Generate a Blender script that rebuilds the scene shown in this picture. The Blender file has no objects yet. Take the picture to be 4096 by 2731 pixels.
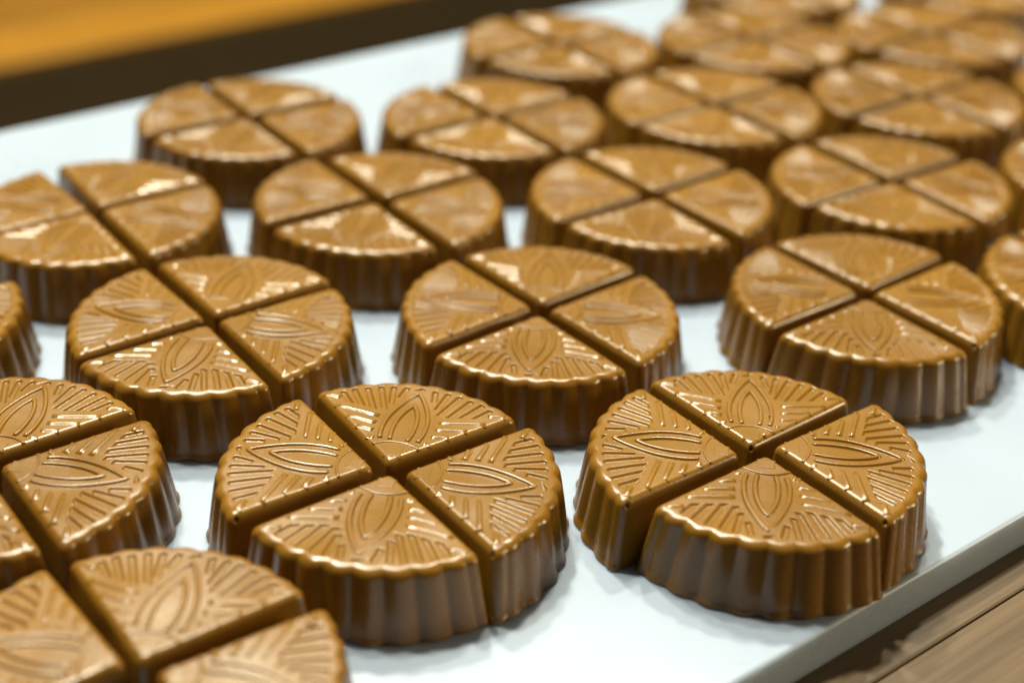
import bpy, math
import numpy as np
from mathutils import Matrix, Vector

# ------------------------------------------------------------------ camera, world, lights, exposure
scene = bpy.context.scene
COL = scene.collection
S = 0.032                        # metres per wedge radius
TOP = 0.48                       # height of the wedge's shoulder above the board, in wedge radii
HT = 0.512                       # full height of a wedge

PITCH, ROLL, HC, FPX = 0.533367, 0.039949, 5.64557, 5820.81
cd = bpy.data.cameras.new('camera')
cam = bpy.data.objects.new('camera', cd); COL.objects.link(cam)
fw = Vector((0, math.cos(PITCH), -math.sin(PITCH)))
up = Vector((0, math.sin(PITCH), math.cos(PITCH)))
rt = Vector((1, 0, 0))
c_, s_ = math.cos(ROLL), math.sin(ROLL)
r2 = c_*rt + s_*up
u2 = -s_*rt + c_*up
M = Matrix((( r2.x, u2.x, -fw.x, 0), (r2.y, u2.y, -fw.y, 0), (r2.z, u2.z, -fw.z, (HC+TOP)*S), (0, 0, 0, 1)))
cam.matrix_world = M
cd.sensor_width = 36.0
cd.lens = FPX/4096*36.0
cd.clip_start = 0.01
cd.clip_end = 50
cd.dof.use_dof = True
cd.dof.focus_distance = 9.95*S
cd.dof.aperture_fstop = (FPX/4096*36.0)/(0.262*S*1000)
scene.camera = cam

world = bpy.data.worlds.new('World'); scene.world = world
world.use_nodes = True
bg = world.node_tree.nodes['Background']
bg.inputs[0].default_value = (1.0, 0.80, 0.42, 1)
bg.inputs[1].default_value = 0.06

def lamp(name, loc, target, size, power, color=(1, .94, .84), size_y=None):
    ld = bpy.data.lights.new(name, 'AREA')
    ld.shape = 'DISK' if size_y is None else 'RECTANGLE'
    ld.size = size
    if size_y: ld.size_y = size_y
    ld.energy = power; ld.color = color
    o = bpy.data.objects.new(name, ld); COL.objects.link(o)
    o.location = loc
    o.rotation_euler = (Vector(target)-Vector(loc)).to_track_quat('-Z', 'Y').to_euler()
    return o

CTR = (0.03, 0.34, 0.0)
WARM = (1, .965, .75)
lamp('ceiling_spot_lamp', (-0.62, 0.78, 2.02), CTR, 0.15, 54.0, WARM)
lamp('ceiling_spot_lamp', (-0.15, 1.02, 2.10), CTR, 0.13, 34.0, WARM)
lamp('ceiling_spot_lamp', (-0.45, 1.50, 1.90), (-.05, .5, 0), 0.13, 46.0, WARM)
lamp('ceiling_spot_lamp', (0.28, 1.62, 2.10), (-.05, .5, 0), 0.12, 34.0, WARM)
lamp('sheen_panel_light', (0.0, 2.7, 1.75), (0, .4, 0), 3.6, 15.0, (1, .87, .46), 1.9)  # unseen broad source, sized to lay a soft sheen on the flat tops
lamp('edge_fill_light', (1.90, 0.18, 0.50), (0.12, 0.25, 0), 0.45, 20.0, (1, .84, .50))  # unseen warm fill, added to brighten the board's cut edge

vs = scene.view_settings
vs.view_transform = 'Standard'; vs.look = 'None'; vs.exposure = 0.0; vs.gamma = 1.0
vs.use_curve_mapping = False

# ------------------------------------------------------------------ materials
def newmat(name):
    m = bpy.data.materials.new(name); m.use_nodes = True
    nt = m.node_tree
    return m, nt, nt.nodes['Principled BSDF']

def chocolate():
    m, nt, b = newmat('milk_chocolate')
    N, L = nt.nodes, nt.links
    geo = N.new('ShaderNodeNewGeometry')
    n1 = N.new('ShaderNodeTexNoise'); n1.inputs['Scale'].default_value = 45; n1.inputs['Detail'].default_value = 4
    L.new(geo.outputs['Position'], n1.inputs['Vector'])
    cr = N.new('ShaderNodeValToRGB')
    cr.color_ramp.elements[0].position = .3; cr.color_ramp.elements[0].color = (.145, .0650, .0062, 1)
    cr.color_ramp.elements[1].position = .7; cr.color_ramp.elements[1].color = (.176, .0820, .0080, 1)
    L.new(n1.outputs['Fac'], cr.inputs['Fac'])
    oi = N.new('ShaderNodeObjectInfo')                 # each piece its own slight tone
    mu = N.new('ShaderNodeMixRGB'); mu.blend_type = 'MULTIPLY'; mu.inputs[0].default_value = 1
    L.new(cr.outputs['Color'], mu.inputs[1]); L.new(oi.outputs['Color'], mu.inputs[2])
    L.new(mu.outputs[0], b.inputs['Base Color'])
    # slight bloom and handling marks change the gloss a little
    n2 = N.new('ShaderNodeTexNoise'); n2.inputs['Scale'].default_value = 75; n2.inputs['Detail'].default_value = 7
    L.new(geo.outputs['Position'], n2.inputs['Vector'])
    mr = N.new('ShaderNodeMapRange')
    mr.inputs[1].default_value = .3; mr.inputs[2].default_value = .75; mr.inputs[3].default_value = .19; mr.inputs[4].default_value = .37
    L.new(n2.outputs['Fac'], mr.inputs[0]); L.new(mr.outputs[0], b.inputs['Roughness'])
    n3 = N.new('ShaderNodeTexNoise'); n3.inputs['Scale'].default_value = 900; n3.inputs['Detail'].default_value = 3
    L.new(geo.outputs['Position'], n3.inputs['Vector'])
    bp = N.new('ShaderNodeBump'); bp.inputs['Strength'].default_value = .10; bp.inputs['Distance'].default_value = .0004
    L.new(n3.outputs['Fac'], bp.inputs['Height']); L.new(bp.outputs['Normal'], b.inputs['Normal'])
    b.inputs['Subsurface Weight'].default_value = .32
    b.inputs['Subsurface Radius'].default_value = (1.0, .26, .06)
    b.inputs['Subsurface Scale'].default_value = .0016
    b.inputs['IOR'].default_value = 1.48
    return m

def board_mat():
    m, nt, b = newmat('white_board')
    N, L = nt.nodes, nt.links
    geo = N.new('ShaderNodeNewGeometry')
    n = N.new('ShaderNodeTexNoise'); n.inputs['Scale'].default_value = 22; n.inputs['Detail'].default_value = 6
    L.new(geo.outputs['Position'], n.inputs['Vector'])
    cr = N.new('ShaderNodeValToRGB')
    cr.color_ramp.elements[0].position = .3; cr.color_ramp.elements[0].color = (.270, .322, .420, 1)
    cr.color_ramp.elements[1].position = .65; cr.color_ramp.elements[1].color = (.288, .342, .446, 1)
    L.new(n.outputs['Fac'], cr.inputs['Fac']); L.new(cr.outputs['Color'], b.inputs['Base Color'])
    mr = N.new('ShaderNodeMapRange'); mr.inputs[3].default_value = .20; mr.inputs[4].default_value = .38
    L.new(n.outputs['Fac'], mr.inputs[0]); L.new(mr.outputs[0], b.inputs['Roughness'])
    # slightly translucent plastic: light bleeds into the cut edge
    b.inputs['Subsurface Weight'].default_value = .6
    b.inputs['Subsurface Radius'].default_value = (1, .95, .85)
    b.inputs['Subsurface Scale'].default_value = .010
    return m

def wood(name, dark, light, rough=.45, spec=.35):
    m, nt, b = newmat(name)
    N, L = nt.nodes, nt.links
    tc = N.new('ShaderNodeTexCoord')
    mp = N.new('ShaderNodeMapping'); mp.inputs['Scale'].default_value = (5, 110, 110)
    L.new(tc.outputs['Object'], mp.inputs['Vector'])
    n = N.new('ShaderNodeTexNoise'); n.inputs['Scale'].default_value = 1.6; n.inputs['Detail'].default_value = 7; n.inputs['Distortion'].default_value = .6
    L.new(mp.outputs[0], n.inputs['Vector'])
    mp2 = N.new('ShaderNodeMapping'); mp2.inputs['Scale'].default_value = (22, 700, 700)
    L.new(tc.outputs['Object'], mp2.inputs['Vector'])
    n2 = N.new('ShaderNodeTexNoise'); n2.inputs['Scale'].default_value = 1.5; n2.inputs['Detail'].default_value = 3
    L.new(mp2.outputs[0], n2.inputs['Vector'])
    mx = N.new('ShaderNodeMath'); mx.operation = 'MULTIPLY_ADD'; mx.inputs[1].default_value = .35
    L.new(n2.outputs['Fac'], mx.inputs[0])
    m65 = N.new('ShaderNodeMath'); m65.operation = 'MULTIPLY'; m65.inputs[1].default_value = .65
    L.new(n.outputs['Fac'], m65.inputs[0]); L.new(m65.outputs[0], mx.inputs[2])
    cr = N.new('ShaderNodeValToRGB')
    cr.color_ramp.elements[0].position = .36; cr.color_ramp.elements[0].color = (*dark, 1)
    cr.color_ramp.elements[1].position = .62; cr.color_ramp.elements[1].color = (*light, 1)
    L.new(mx.outputs[0], cr.inputs['Fac']); L.new(cr.outputs['Color'], b.inputs['Base Color'])
    b.inputs['Roughness'].default_value = rough
    b.inputs['Specular IOR Level'].default_value = spec
    bp = N.new('ShaderNodeBump'); bp.inputs['Strength'].default_value = .25; bp.inputs['Distance'].default_value = .0003
    L.new(mx.outputs[0], bp.inputs['Height']); L.new(bp.outputs['Normal'], b.inputs['Normal'])
    return m

CHOC = chocolate(); BOARD = board_mat()
WOOD = wood('oak_plank', (.060, .034, .017), (.108, .066, .034))
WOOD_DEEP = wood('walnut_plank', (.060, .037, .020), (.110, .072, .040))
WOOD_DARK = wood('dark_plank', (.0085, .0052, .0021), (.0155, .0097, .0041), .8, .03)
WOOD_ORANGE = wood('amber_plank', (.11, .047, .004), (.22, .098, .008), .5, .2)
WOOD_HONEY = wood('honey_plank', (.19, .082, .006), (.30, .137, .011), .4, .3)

# ------------------------------------------------------------------ helpers
def mesh_obj(name, me, parent=None, mat=None):
    o = bpy.data.objects.new(name, me); COL.objects.link(o)
    if mat and not me.materials: me.materials.append(mat)
    if parent: o.parent = parent
    return o

def make_mesh(name, V, F, mat, smooth=True):
    me = bpy.data.meshes.new(name)
    me.from_pydata([tuple(v) for v in V], [], F)
    if smooth: me.polygons.foreach_set('use_smooth', [True]*len(me.polygons))
    me.materials.append(mat); me.update()
    return me

# ------------------------------------------------------------------ the table and the white board
UA = math.radians(38.75)                       # the board's long direction
U = np.array([math.cos(UA), math.sin(UA)]); NN = np.array([-math.sin(UA), math.cos(UA)])

def slab(u0, u1, n0, n1, z0, z1, bev, seg=4):
    """box in (u, n) coordinates with rounded top edges; origin at its middle"""
    V, F = [], []
    prof = [(0, z0)] + [(bev*(1-math.cos(a)) if False else bev-bev*math.cos(a), z1-bev+bev*math.sin(a)) for a in np.linspace(0, math.pi/2, seg+1)]
    rings = []
    for d, z in prof:
        ring = []
        for (a, b) in ((u0+d, n0+d), (u1-d, n0+d), (u1-d, n1-d), (u0+d, n1-d)):
            ring.append(len(V)); V.append((a*S, b*S, z*S))
        rings.append(ring)
    for r0, r1 in zip(rings, rings[1:]):
        for i in range(4):
            F.append((r0[i], r0[(i+1) % 4], r1[(i+1) % 4], r1[i]))
    F.append(tuple(rings[-1])); F.append(tuple(reversed(rings[0])))
    return V, F

ZT = -0.32                                     # table surface (board is 0.32 radii thick)
V, F = slab(-6, 46, -6, 14.3, ZT-1.4, ZT-.5, .02)
me = make_mesh('table', V, F, WOOD, False)
table = mesh_obj('table', me); table.rotation_euler = (0, 0, UA)
table['kind'] = 'structure'; table['label'] = 'wooden table of long planks under the white board'
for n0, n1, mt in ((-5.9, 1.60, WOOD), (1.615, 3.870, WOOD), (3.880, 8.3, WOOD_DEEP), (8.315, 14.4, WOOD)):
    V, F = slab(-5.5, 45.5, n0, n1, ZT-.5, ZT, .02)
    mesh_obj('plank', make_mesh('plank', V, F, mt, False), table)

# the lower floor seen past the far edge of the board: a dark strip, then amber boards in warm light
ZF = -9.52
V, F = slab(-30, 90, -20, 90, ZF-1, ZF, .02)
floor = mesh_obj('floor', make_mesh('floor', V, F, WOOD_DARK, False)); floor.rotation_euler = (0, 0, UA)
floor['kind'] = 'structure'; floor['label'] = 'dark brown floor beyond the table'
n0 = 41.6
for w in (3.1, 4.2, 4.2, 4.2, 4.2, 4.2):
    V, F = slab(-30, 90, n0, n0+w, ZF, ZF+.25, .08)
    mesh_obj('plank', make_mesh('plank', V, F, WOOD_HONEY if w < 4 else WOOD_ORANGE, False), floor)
    n0 += w+.06

V, F = slab(1.0, 32, 4.17, 14.62, ZT, 0, .028)
board = mesh_obj('serving_board', make_mesh('serving_board', V, F, BOARD, False)); board.rotation_euler = (0, 0, UA)
board['label'] = 'long white serving board carrying all the chocolates'; board['category'] = 'serving board'

# ------------------------------------------------------------------ one chocolate wedge
def bez(a, c, b, n):
    t = np.linspace(0, 1, n, endpoint=False)[:, None]
    return (1-t)**2*a + 2*t*(1-t)*c + t*t*b

NAP, NED, NCO, NAR = 36, 130, 36, 400
def outline(de, da, amp, rc, ra):
    """closed outline of the quarter round; de/da: outward offset of the cut sides / of the arc, amp: flute depth"""
    h = math.radians(44.7); R = 1.035+da
    ap = np.array([-0.012-de/math.sin(h), 0.])
    def hit(sg):                                # cut side meets arc
        d = np.array([math.cos(h), sg*math.sin(h)])
        b = ap@d; t = -b+math.sqrt(b*b-(ap@ap-R*R))
        return ap+d*t, d, t
    c1, d1, t1 = hit(-1); c2, d2, t2 = hit(1)
    a1 = math.atan2(c1[1], c1[0])+rc/R; a2 = math.atan2(c2[1], c2[0])-rc/R
    P = [bez(ap+d2*ra, ap, ap+d1*ra, NAP)]
    P.append((ap+d1*ra)+(d1*(t1-rc-ra))[None]*np.linspace(0, 1, NED, endpoint=False)[:, None])
    e1 = R*np.array([math.cos(a1), math.sin(a1)]); e2 = R*np.array([math.cos(a2), math.sin(a2)])
    P.append(bez(ap+d1*(t1-rc), c1, e1, NCO))
    t = np.linspace(0, 1, NAR, endpoint=False)
    ang = a1+(a2-a1)*t
    ph = 8*t
    s = np.abs(np.sin(np.pi*ph))
    notch = 1-np.sqrt(s*s+.035)/math.sqrt(1.035)
    env = np.clip(np.minimum(t, 1-t)/.03, 0, 1)**2
    rr = R-amp*notch*env
    P.append(np.stack([rr*np.cos(ang), rr*np.sin(ang)], 1))
    P.append(bez(e2, c2, ap+d2*(t2-rc), NCO))
    P.append((ap+d2*(t2-rc))+(-d2*(t2-rc-ra))[None]*np.linspace(0, 1, NED, endpoint=False)[:, None])
    return np.concatenate(P)

FAN = [((.652, .455), (.757, .530)), ((.636, .362), (.818, .467)), ((.618, .274), (.845, .375)), ((.632, .198), (.880, .286)),
       ((.700, .166), (.900, .199)), ((.790, .124), (.908, .104))]
FAN = FAN+[((a[0], -a[1]), (b[0], -b[1])) for a, b in FAN]+[((.912, .006), (.922, -.006))]

def sstep(x):
    x = np.clip(x, 0, 1); return x*x*(3-2*x)

def relief(x, y):
    """the fan of pressed grooves in the flat top"""
    h = np.zeros_like(x)
    for (ax, ay), (bx, by) in FAN:
        L = math.hypot(bx-ax, by-ay); dx, dy = (bx-ax)/L, (by-ay)/L
        u = (x-ax)*dx+(y-ay)*dy; v = -(x-ax)*dy+(y-ay)*dx
        dcap = np.where(u > L, np.hypot(u-L, v), np.abs(v))
        # inner end is cut slanted, parallel to the hatching
        sg = 1 if by > 0 else -1
        cut = (x-ax)-.19*sg*(y-ay)
        d = np.maximum(dcap-.0185, -cut)
        h = np.minimum(h, -.0150*sstep(.5-d/.021))
    return h

def wedge_body(seed):
    rs = np.random.RandomState(seed)
    def wob(a, b, amp, fmax=5):                 # slow uneven swell of a hand-filled mould
        o = 0
        for _ in range(5):
            o = o+np.sin(a*rs.uniform(1, fmax)+b*rs.uniform(1, fmax)+rs.uniform(0, 6.3))
        return o*amp/2.2
    rings, zs = [], []
    def side(z):                                # 0 at foot, 1 at shoulder
        return 1-z/(HT-.06)
    for d, z in ((-.020, .0), (-.004, .003), (.004, .010), (.006, .022)):
        rings.append(outline(.042+d, .070+d, .030, .055, .05)); zs.append(z)
    for z in np.linspace(.04, HT-.066, 12):
        k = side(z)
        rings.append(outline(.042*k, .070*k, .030-.002*(1-k), .055, .05)); zs.append(z)
    for a in np.linspace(.12, math.pi/2, 9):
        i = 1-math.cos(a); q = .066*math.sin(a)
        rings.append(outline(-.046*i, -.068*i, .028-.008*i, .055-.018*i, .05-.014*i)); zs.append(HT-.066+q)
    V = [np.column_stack([r, np.full(len(r), z)]) for r, z in zip(rings, zs)]
    n = len(rings[0])
    flat = rings[-1]; C = np.array([.60, 0.])
    K = 165
    for s in np.linspace(1, 0, K+1)[1:-1]:
        P = C+s*(flat-C)
        V.append(np.column_stack([P, HT+relief(P[:, 0], P[:, 1])]))
    V.append(np.array([[C[0], C[1], HT]]))
    nr = len(V)-1
    V = np.concatenate(V)
    idx = np.arange(n); nx = (idx+1) % n
    F = []
    for r in range(nr-1):
        a = r*n
        F += list(zip((a+idx).tolist(), (a+nx).tolist(), (a+n+nx).tolist(), (a+n+idx).tolist()))
    a = (nr-1)*n; top = len(V)-1
    F += [(int(a+i), int(a+j), top) for i, j in zip(idx, nx)]
    F.append(tuple(int(i) for i in idx[::-1]))
    # uneven swell: sides and foot move in and out, the top rises and dips a little
    D = V[:, :2]-C; r = np.linalg.norm(D, axis=1)+1e-6
    ang = np.arctan2(D[:, 1], D[:, 0]); low = np.clip(1-V[:, 2]/.05, 0, 1)
    sidew = np.clip((HT-.03-V[:, 2])/.08, 0, 1)
    k = wob(3*np.cos(ang)+2*V[:, 2], 3*np.sin(ang)+V[:, 2], .0045, 2.5)*sidew+wob(9*np.cos(ang), 9*np.sin(ang), .005, 2.2)*low*(V[:, 2] > .002)
    V[:, :2] += D/r[:, None]*k[:, None]
    V[:, 2] += wob(V[:, 0]*4, V[:, 1]*4, .0016, 2.5)*np.clip((V[:, 2]-.4)/.1, 0, 1)
    V = V*S
    return make_mesh('wedge_body', V, F, CHOC)

def spline(pts, n):
    pts = np.array(pts, float); m = len(pts)
    t = np.concatenate([[0], np.cumsum(np.hypot(*np.diff(pts, axis=0).T))]); T = np.linspace(0, t[-1], n)
    # Catmull-Rom by finite-difference tangents
    tan = np.gradient(pts, t, axis=0)
    out = []
    for q in T:
        i = min(max(np.searchsorted(t, q)-1, 0), m-2); hh = t[i+1]-t[i]; s = (q-t[i])/hh
        out.append((2*s**3-3*s*s+1)*pts[i]+(s**3-2*s*s+s)*hh*tan[i]+(-2*s**3+3*s*s)*pts[i+1]+(s**3-s*s)*hh*tan[i+1])
    return np.array(out)

PROF = [(-1.45, -.35), (-1.12, -.02), (-.95, .22), (-.72, .78), (-.55, .97), (0, 1.0), (.55, .97), (.72, .78), (.95, .22), (1.12, -.02), (1.45, -.35)]
FACET = [(-1.4, -.4), (-1.08, -.03), (-.98, .05), (-.9, .13), (-.30, .86), (-.2, .95), (0, 1.0), (.2, .95), (.30, .86), (.9, .13), (.98, .05), (1.08, -.03), (1.4, -.4)]
def ridge(path, w, h, fade0=.012, fade1=.012, mitre=None, prof=None):
    """rounded moulded rib swept along a 2-D path on the top face: (verts, faces)"""
    path = np.array(path, float); n = len(path)
    d = np.gradient(path, axis=0)
    if mitre is not None: d[mitre] = (0, math.copysign(1, d[mitre][1]))
    d /= np.linalg.norm(d, axis=1)[:, None]
    nrm = np.stack([-d[:, 1], d[:, 0]], 1)
    L = np.concatenate([[0], np.cumsum(np.hypot(*np.diff(path, axis=0).T))])
    V, F = [], []
    prof = prof or PROF; k = len(prof)
    for i in range(n):
        f = min(1, (L[i]+.002)/fade0) * min(1, (L[-1]-L[i]+.002)/fade1)
        ww = w
        if mitre is not None:
            ww = w*min(1.0+0*L[i], 1.0)
        for a, z in prof:
            p = path[i]+nrm[i]*a*ww
            zz = z*h if z < 0 else z*h*sstep(f)
            V.append((p[0], p[1], HT+zz-.0008))
    for i in range(n-1):
        for j in range(k-1):
            a = i*k+j
            F.append((a, a+k, a+k+1, a+1))
        F.append((i*k, i*k+k-1, (i+1)*k+k-1, (i+1)*k))
    F.append(tuple(range(k))); F.append(tuple(range((n-1)*k, n*k))[::-1])
    return V, F

def pod_path(half, n):
    p = spline(half, n)
    q = p[::-1][1:]*[1, -1]
    return np.concatenate([p, q]), n-1

def join(parts):
    V, F = [], []
    for v, f in parts:
        o = len(V); V += v; F += [tuple(i+o for i in q) for q in f]
    return V, F
sc = lambda VF: ([(x*S, y*S, z*S) for x, y, z in VF[0]], VF[1])

OUT = [(.262, .130), (.34, .146), (.43, .150), (.52, .142), (.62, .117), (.72, .079), (.80, .040), (.862, .0)]
INN = [(.258, .060), (.34, .072), (.42, .075), (.50, .070), (.58, .054), (.65, .029), (.705, .0)]
po, mo = pod_path(OUT, 60); pi_, mi = pod_path(INN, 46)
VF_OUT = ridge(po, .0180, .0150, mitre=mo)
VF_INN = ridge(pi_, .0176, .0150, mitre=mi)
ca = np.linspace(-.66, .66, 40)
VF_CAP = ridge(np.stack([-.02+.262*np.cos(ca), .262*np.sin(ca)], 1), .011, .0085)
def stem():
    V, F = [], []
    for d, z in ((.006, -.004), (.0, .0), (-.004, .003), (-.009, .0035)):
        for x, y in ((.075-d, -.056-d), (.172+d, -.058-d), (.172+d, .058+d), (.075-d, .056+d)):
            V.append((x, y, HT+z))
    for r in range(3):
        for i in range(4):
            F.append((r*4+i, r*4+(i+1) % 4, r*4+4+(i+1) % 4, r*4+4+i))
    F.append((12, 13, 14, 15)); F.append((3, 2, 1, 0))
    return V, F
VF_STEM = stem()
HATCH = []
for sg in (1, -1):
    for x0, y0, y1 in ((.268, .170, .222), (.355, .200, .325), (.443, .206, .428), (.530, .204, .538), (.632, .530, .650)):
        f = lambda y: x0+.19*(y-(.2))
        yy = np.linspace(y0, y1, 8)
        HATCH.append(ridge(np.stack([f(yy), sg*yy], 1), .0228, .0105, .010, .05, prof=FACET))

ME_BODY = wedge_body(1)
BODIES = [ME_BODY, wedge_body(2), wedge_body(3)]

def pitted(px, py, pz, r=.017, depth=.026):
    """the same wedge with one small burst air bubble in its shoulder"""
    me = ME_BODY.copy(); me.name = 'wedge_body'
    n = len(me.vertices); co = np.empty(n*3); me.vertices.foreach_get('co', co); co = co.reshape(-1, 3)/S
    no = np.empty(n*3); me.vertices.foreach_get('normal', no); no = no.reshape(-1, 3)
    c = np.array([px, py, pz]); i = np.argmin(((co-c)**2).sum(1)); c = co[i]; nn = no[i]
    d = np.sqrt(((co-c)**2).sum(1)); k = np.clip(1-(d/r)**2, 0, 1)**.6
    co = (co-nn[None]*(k*depth)[:, None])*S
    me.vertices.foreach_set('co', co.ravel()); me.update()
    return me
ME_PIT_L = pitted(.705, .690, HT-.040)
ME_PIT_R = pitted(.705, -.690, HT-.040)
ME_PIT_A = pitted(.0, 0, HT-.035)
PIT = {'AL': ME_PIT_L, 'AR': ME_PIT_R, 'BR': ME_PIT_R, 'AB': ME_PIT_A, 'BL': ME_PIT_L, 'GR': ME_PIT_R}
mk = lambda n, vf: make_mesh(n, *sc(vf), CHOC)
ME_OUT, ME_INN, ME_CAP = mk('pod_outline', VF_OUT), mk('pod_core', VF_INN), mk('pod_cap', VF_CAP)
ME_STEM = make_mesh('pod_stem', *sc(VF_STEM), CHOC, False)
ME_HATCH = [mk('ridge', h) for h in HATCH]
ME_POD = mk('cocoa_pod', join([VF_OUT, VF_INN, VF_CAP, VF_STEM]))
ME_RIDGES = mk('ridges', join(HATCH))

def wedge(x, y, th, label, group, detailed, body, tone):
    r = bpy.data.objects.new('chocolate_wedge', None); COL.objects.link(r)
    r.empty_display_size = .01
    r.location = (x*S, y*S, 0); r.rotation_euler = (0, 0, th)
    r['label'] = label; r['category'] = 'chocolate'; r['group'] = group
    mesh_obj('body', body, r)
    if detailed:
        pod = mesh_obj('cocoa_pod', ME_OUT, r)
        mesh_obj('pod_core', ME_INN, pod); mesh_obj('pod_cap', ME_CAP, pod); mesh_obj('pod_stem', ME_STEM, pod)
        for m in ME_HATCH: mesh_obj('ridge', m, r)
    else:
        mesh_obj('cocoa_pod', ME_POD, r)
        o = mesh_obj('ridges', ME_RIDGES, r); o['kind'] = 'stuff'
    for o in r.children_recursive: o.color = tone
    return r

# ------------------------------------------------------------------ the rounds, four wedges each
FIT = {'AL': (1.574, 8.147, 3.0048), 'AB': (1.665, 8.236, 1.4717), 'AR': (1.823, 8.253, -0.1260), 'AF': (1.753, 8.151, -1.6885),
       'BL': (-0.880, 7.817, 2.9831), 'BB': (-0.786, 7.870, 1.4034), 'BR': (-0.667, 7.783, -0.1370), 'BF': (-0.763, 7.764, -1.7028),
       'CB': (-1.963, 5.919, 1.4397), 'DR': (-3.297, 7.676, -0.1237), 'EL': (-2.376, 9.692, 3.0408), 'EB': (-2.295, 9.746, 1.4593),
       'ER': (-2.260, 9.658, -0.1374), 'EF': (-2.331, 9.594, -1.7120), 'FL': (0.142, 10.071, 3.0662), 'FB': (0.233, 10.135, 1.5007),
       'FR': (0.290, 10.037, -0.0733), 'FF': (0.202, 9.950, -1.6476), 'GL': (2.816, 10.532, 3.0208), 'GB': (2.921, 10.616, 1.5017),
       'GR': (2.955, 10.537, -0.1003), 'GF': (2.872, 10.437, -1.6880), 'HB': (-3.684, 11.576, 1.4279), 'HR': (-3.644, 11.502, -0.1395),
       'IL': (-1.353, 11.996, 2.9993), 'IB': (-1.192, 12.010, 1.4495), 'IR': (-1.157, 11.901, -0.1222), 'IF': (-1.283, 11.878, -1.7124),
       'JL': (1.145, 12.308, 3.0436), 'JB': (1.252, 12.396, 1.4801), 'JR': (1.330, 12.308, -0.0975), 'JF': (1.266, 12.202, -1.7226),
       'KL': (3.450, 12.816, 3.0013), 'KB': (3.566, 12.912, 1.4276), 'KR': (3.664, 12.831, -0.1665), 'KF': (3.565, 12.781, -1.7377)}
FIT.update({'HL': (-3.765, 11.505, 3.045), 'HF': (-3.745, 11.455, -1.7085), 'CL': (-2.047, 5.913, 3.0595), 'CR': (-1.86, 5.85, -.165),
            'DB': (-3.398, 7.758, 1.446), 'DF': (-3.405, 7.655, -1.696)})
ROUND = {  # key: (phrase, centre or None, turn)
    'A': ('the front-row round at the right, by the board\'s front edge', None, -.125),
    'B': ('the front-row round in the middle', None, -.135),
    'C': ('the round in the bottom left corner, nearest the camera', (-1.99, 5.80), -.13),
    'D': ('the front-row round cut off by the left picture edge', (-3.42, 7.66), -.125),
    'X': ('the second-row round mostly hidden at the left picture edge', (-4.93, 9.58), -.13),
    'E': ('the second-row round at the left', None, -.12),
    'F': ('the second-row round in the middle', None, -.08),
    'G': ('the second-row round at the right', None, -.10),
    'V': ('the second-row round cut off by the right picture edge', (5.13, 10.95), -.10),
    'H': ('the third-row round at the far left', (-3.77, 11.51), -.13),
    'I': ('the third-row round second from the left', None, -.13),
    'J': ('the third-row round third from the left', None, -.11),
    'K': ('the third-row round fourth from the left', None, -.15),
    'U': ('the third-row round cut off by the right picture edge', (5.92, 13.22), -.12),
    'L': ('the fourth-row round at the far left', (-2.747, 13.799), -.145),
    'M': ('the fourth-row round second from the left', (-.281, 14.079), -.113),
    'N': ('the fourth-row round third from the left', (2.051, 14.659), -.115),
    'O': ('the fourth-row round fourth from the left', (4.337, 15.139), -.112),
    'W': ('the fourth-row round cut off by the right picture edge', (6.70, 15.60), -.11),
    'P': ('the fifth-row round at the left', (.432, 16.412), -.157),
    'Q': ('the fifth-row round in the middle', (2.735, 16.874), -.113),
    'R': ('the fifth-row round at the right', (4.979, 17.335), -.08),
    'S': ('the rearmost round cut by the top edge, left one', (3.27, 19.0), -.11),
    'T': ('the rearmost round cut by the top edge, right one', (5.98, 19.42), -.11),
}
SIDE = {'R': (0, 'right', .112), 'B': (math.pi/2, 'back', .058), 'L': (math.pi, 'left', .112), 'F': (1.5*math.pi, 'front', .058)}
HIDE = {'XL', 'XF', 'XB', 'CF'}
DETAIL = 'ABCDEFG'
rs = np.random.RandomState(4)
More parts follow.
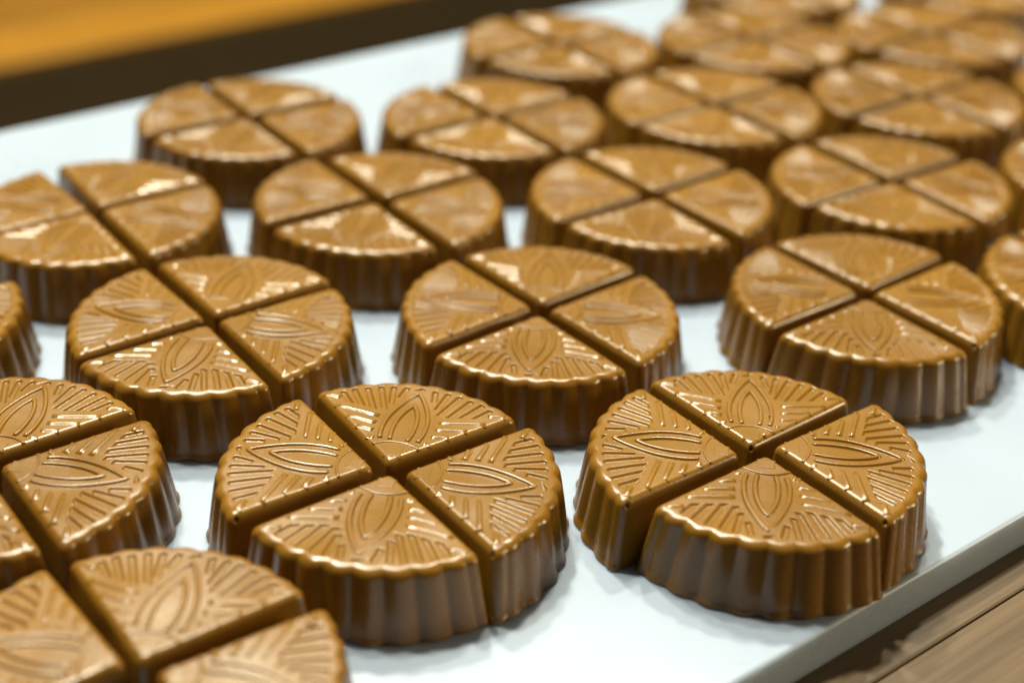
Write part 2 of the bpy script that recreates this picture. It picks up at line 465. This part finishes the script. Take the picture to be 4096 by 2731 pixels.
for k, (phrase, cen, turn) in ROUND.items():
    for s, (a0, word, off) in SIDE.items():
        if k+s in HIDE: continue
        jit = rs.uniform(-1, 1, 4)
        if k+s in FIT:
            x, y, th = FIT[k+s]
        else:
            th = a0+turn+jit[0]*.012
            x = cen[0]+math.cos(a0+turn)*off+jit[1]*.012; y = cen[1]+math.sin(a0+turn)*off+jit[2]*.012
        wedge(x, y, th, '%s chocolate wedge of %s' % (word, phrase), 'milk chocolate wedges set in rounds of four', k in DETAIL, PIT.get(k+s, BODIES[int(rs.randint(3))]),
              (1+jit[3]*.07, 1+jit[3]*.08, 1+jit[3]*.10, 1))

# a few crumbs lying on the board, and flakes on the back wedge of the front right round
def crumb(x, y, z, r, label, seed):
    q = np.random.RandomState(seed)
    g = (1+5**.5)/2
    P = np.array([(-1, g, 0), (1, g, 0), (-1, -g, 0), (1, -g, 0), (0, -1, g), (0, 1, g), (0, -1, -g), (0, 1, -g), (g, 0, -1), (g, 0, 1), (-g, 0, -1), (-g, 0, 1)])/1.9
    P = P*q.uniform(.6, 1.2, (12, 1))*np.array([1, .8, .5])
    F = [(0, 11, 5), (0, 5, 1), (0, 1, 7), (0, 7, 10), (0, 10, 11), (1, 5, 9), (5, 11, 4), (11, 10, 2), (10, 7, 6), (7, 1, 8),
         (3, 9, 4), (3, 4, 2), (3, 2, 6), (3, 6, 8), (3, 8, 9), (4, 9, 5), (2, 4, 11), (6, 2, 10), (8, 6, 7), (9, 8, 1)]
    P = P*r; P[:, 2] -= P[:, 2].min()
    o = mesh_obj('chocolate_crumb', make_mesh('chocolate_crumb', P*S, F, CHOC, False))
    o.location = (x*S, y*S, z*S); o.rotation_euler = (0, 0, q.uniform(0, 6))
    o['label'] = label; o['category'] = 'crumb'; o['group'] = 'chocolate crumbs'
crumb(-2.30, 8.10, 0, .016, 'tiny crumb on the white board between the two left front-row rounds', 1)
crumb(1.835, 8.60, HT+.012, .016, 'small flake beside the pod on the back wedge of the right front round', 2)
crumb(1.765, 8.36, HT+.006, .018, 'small flake near the tip of the back wedge of the right front round', 3)
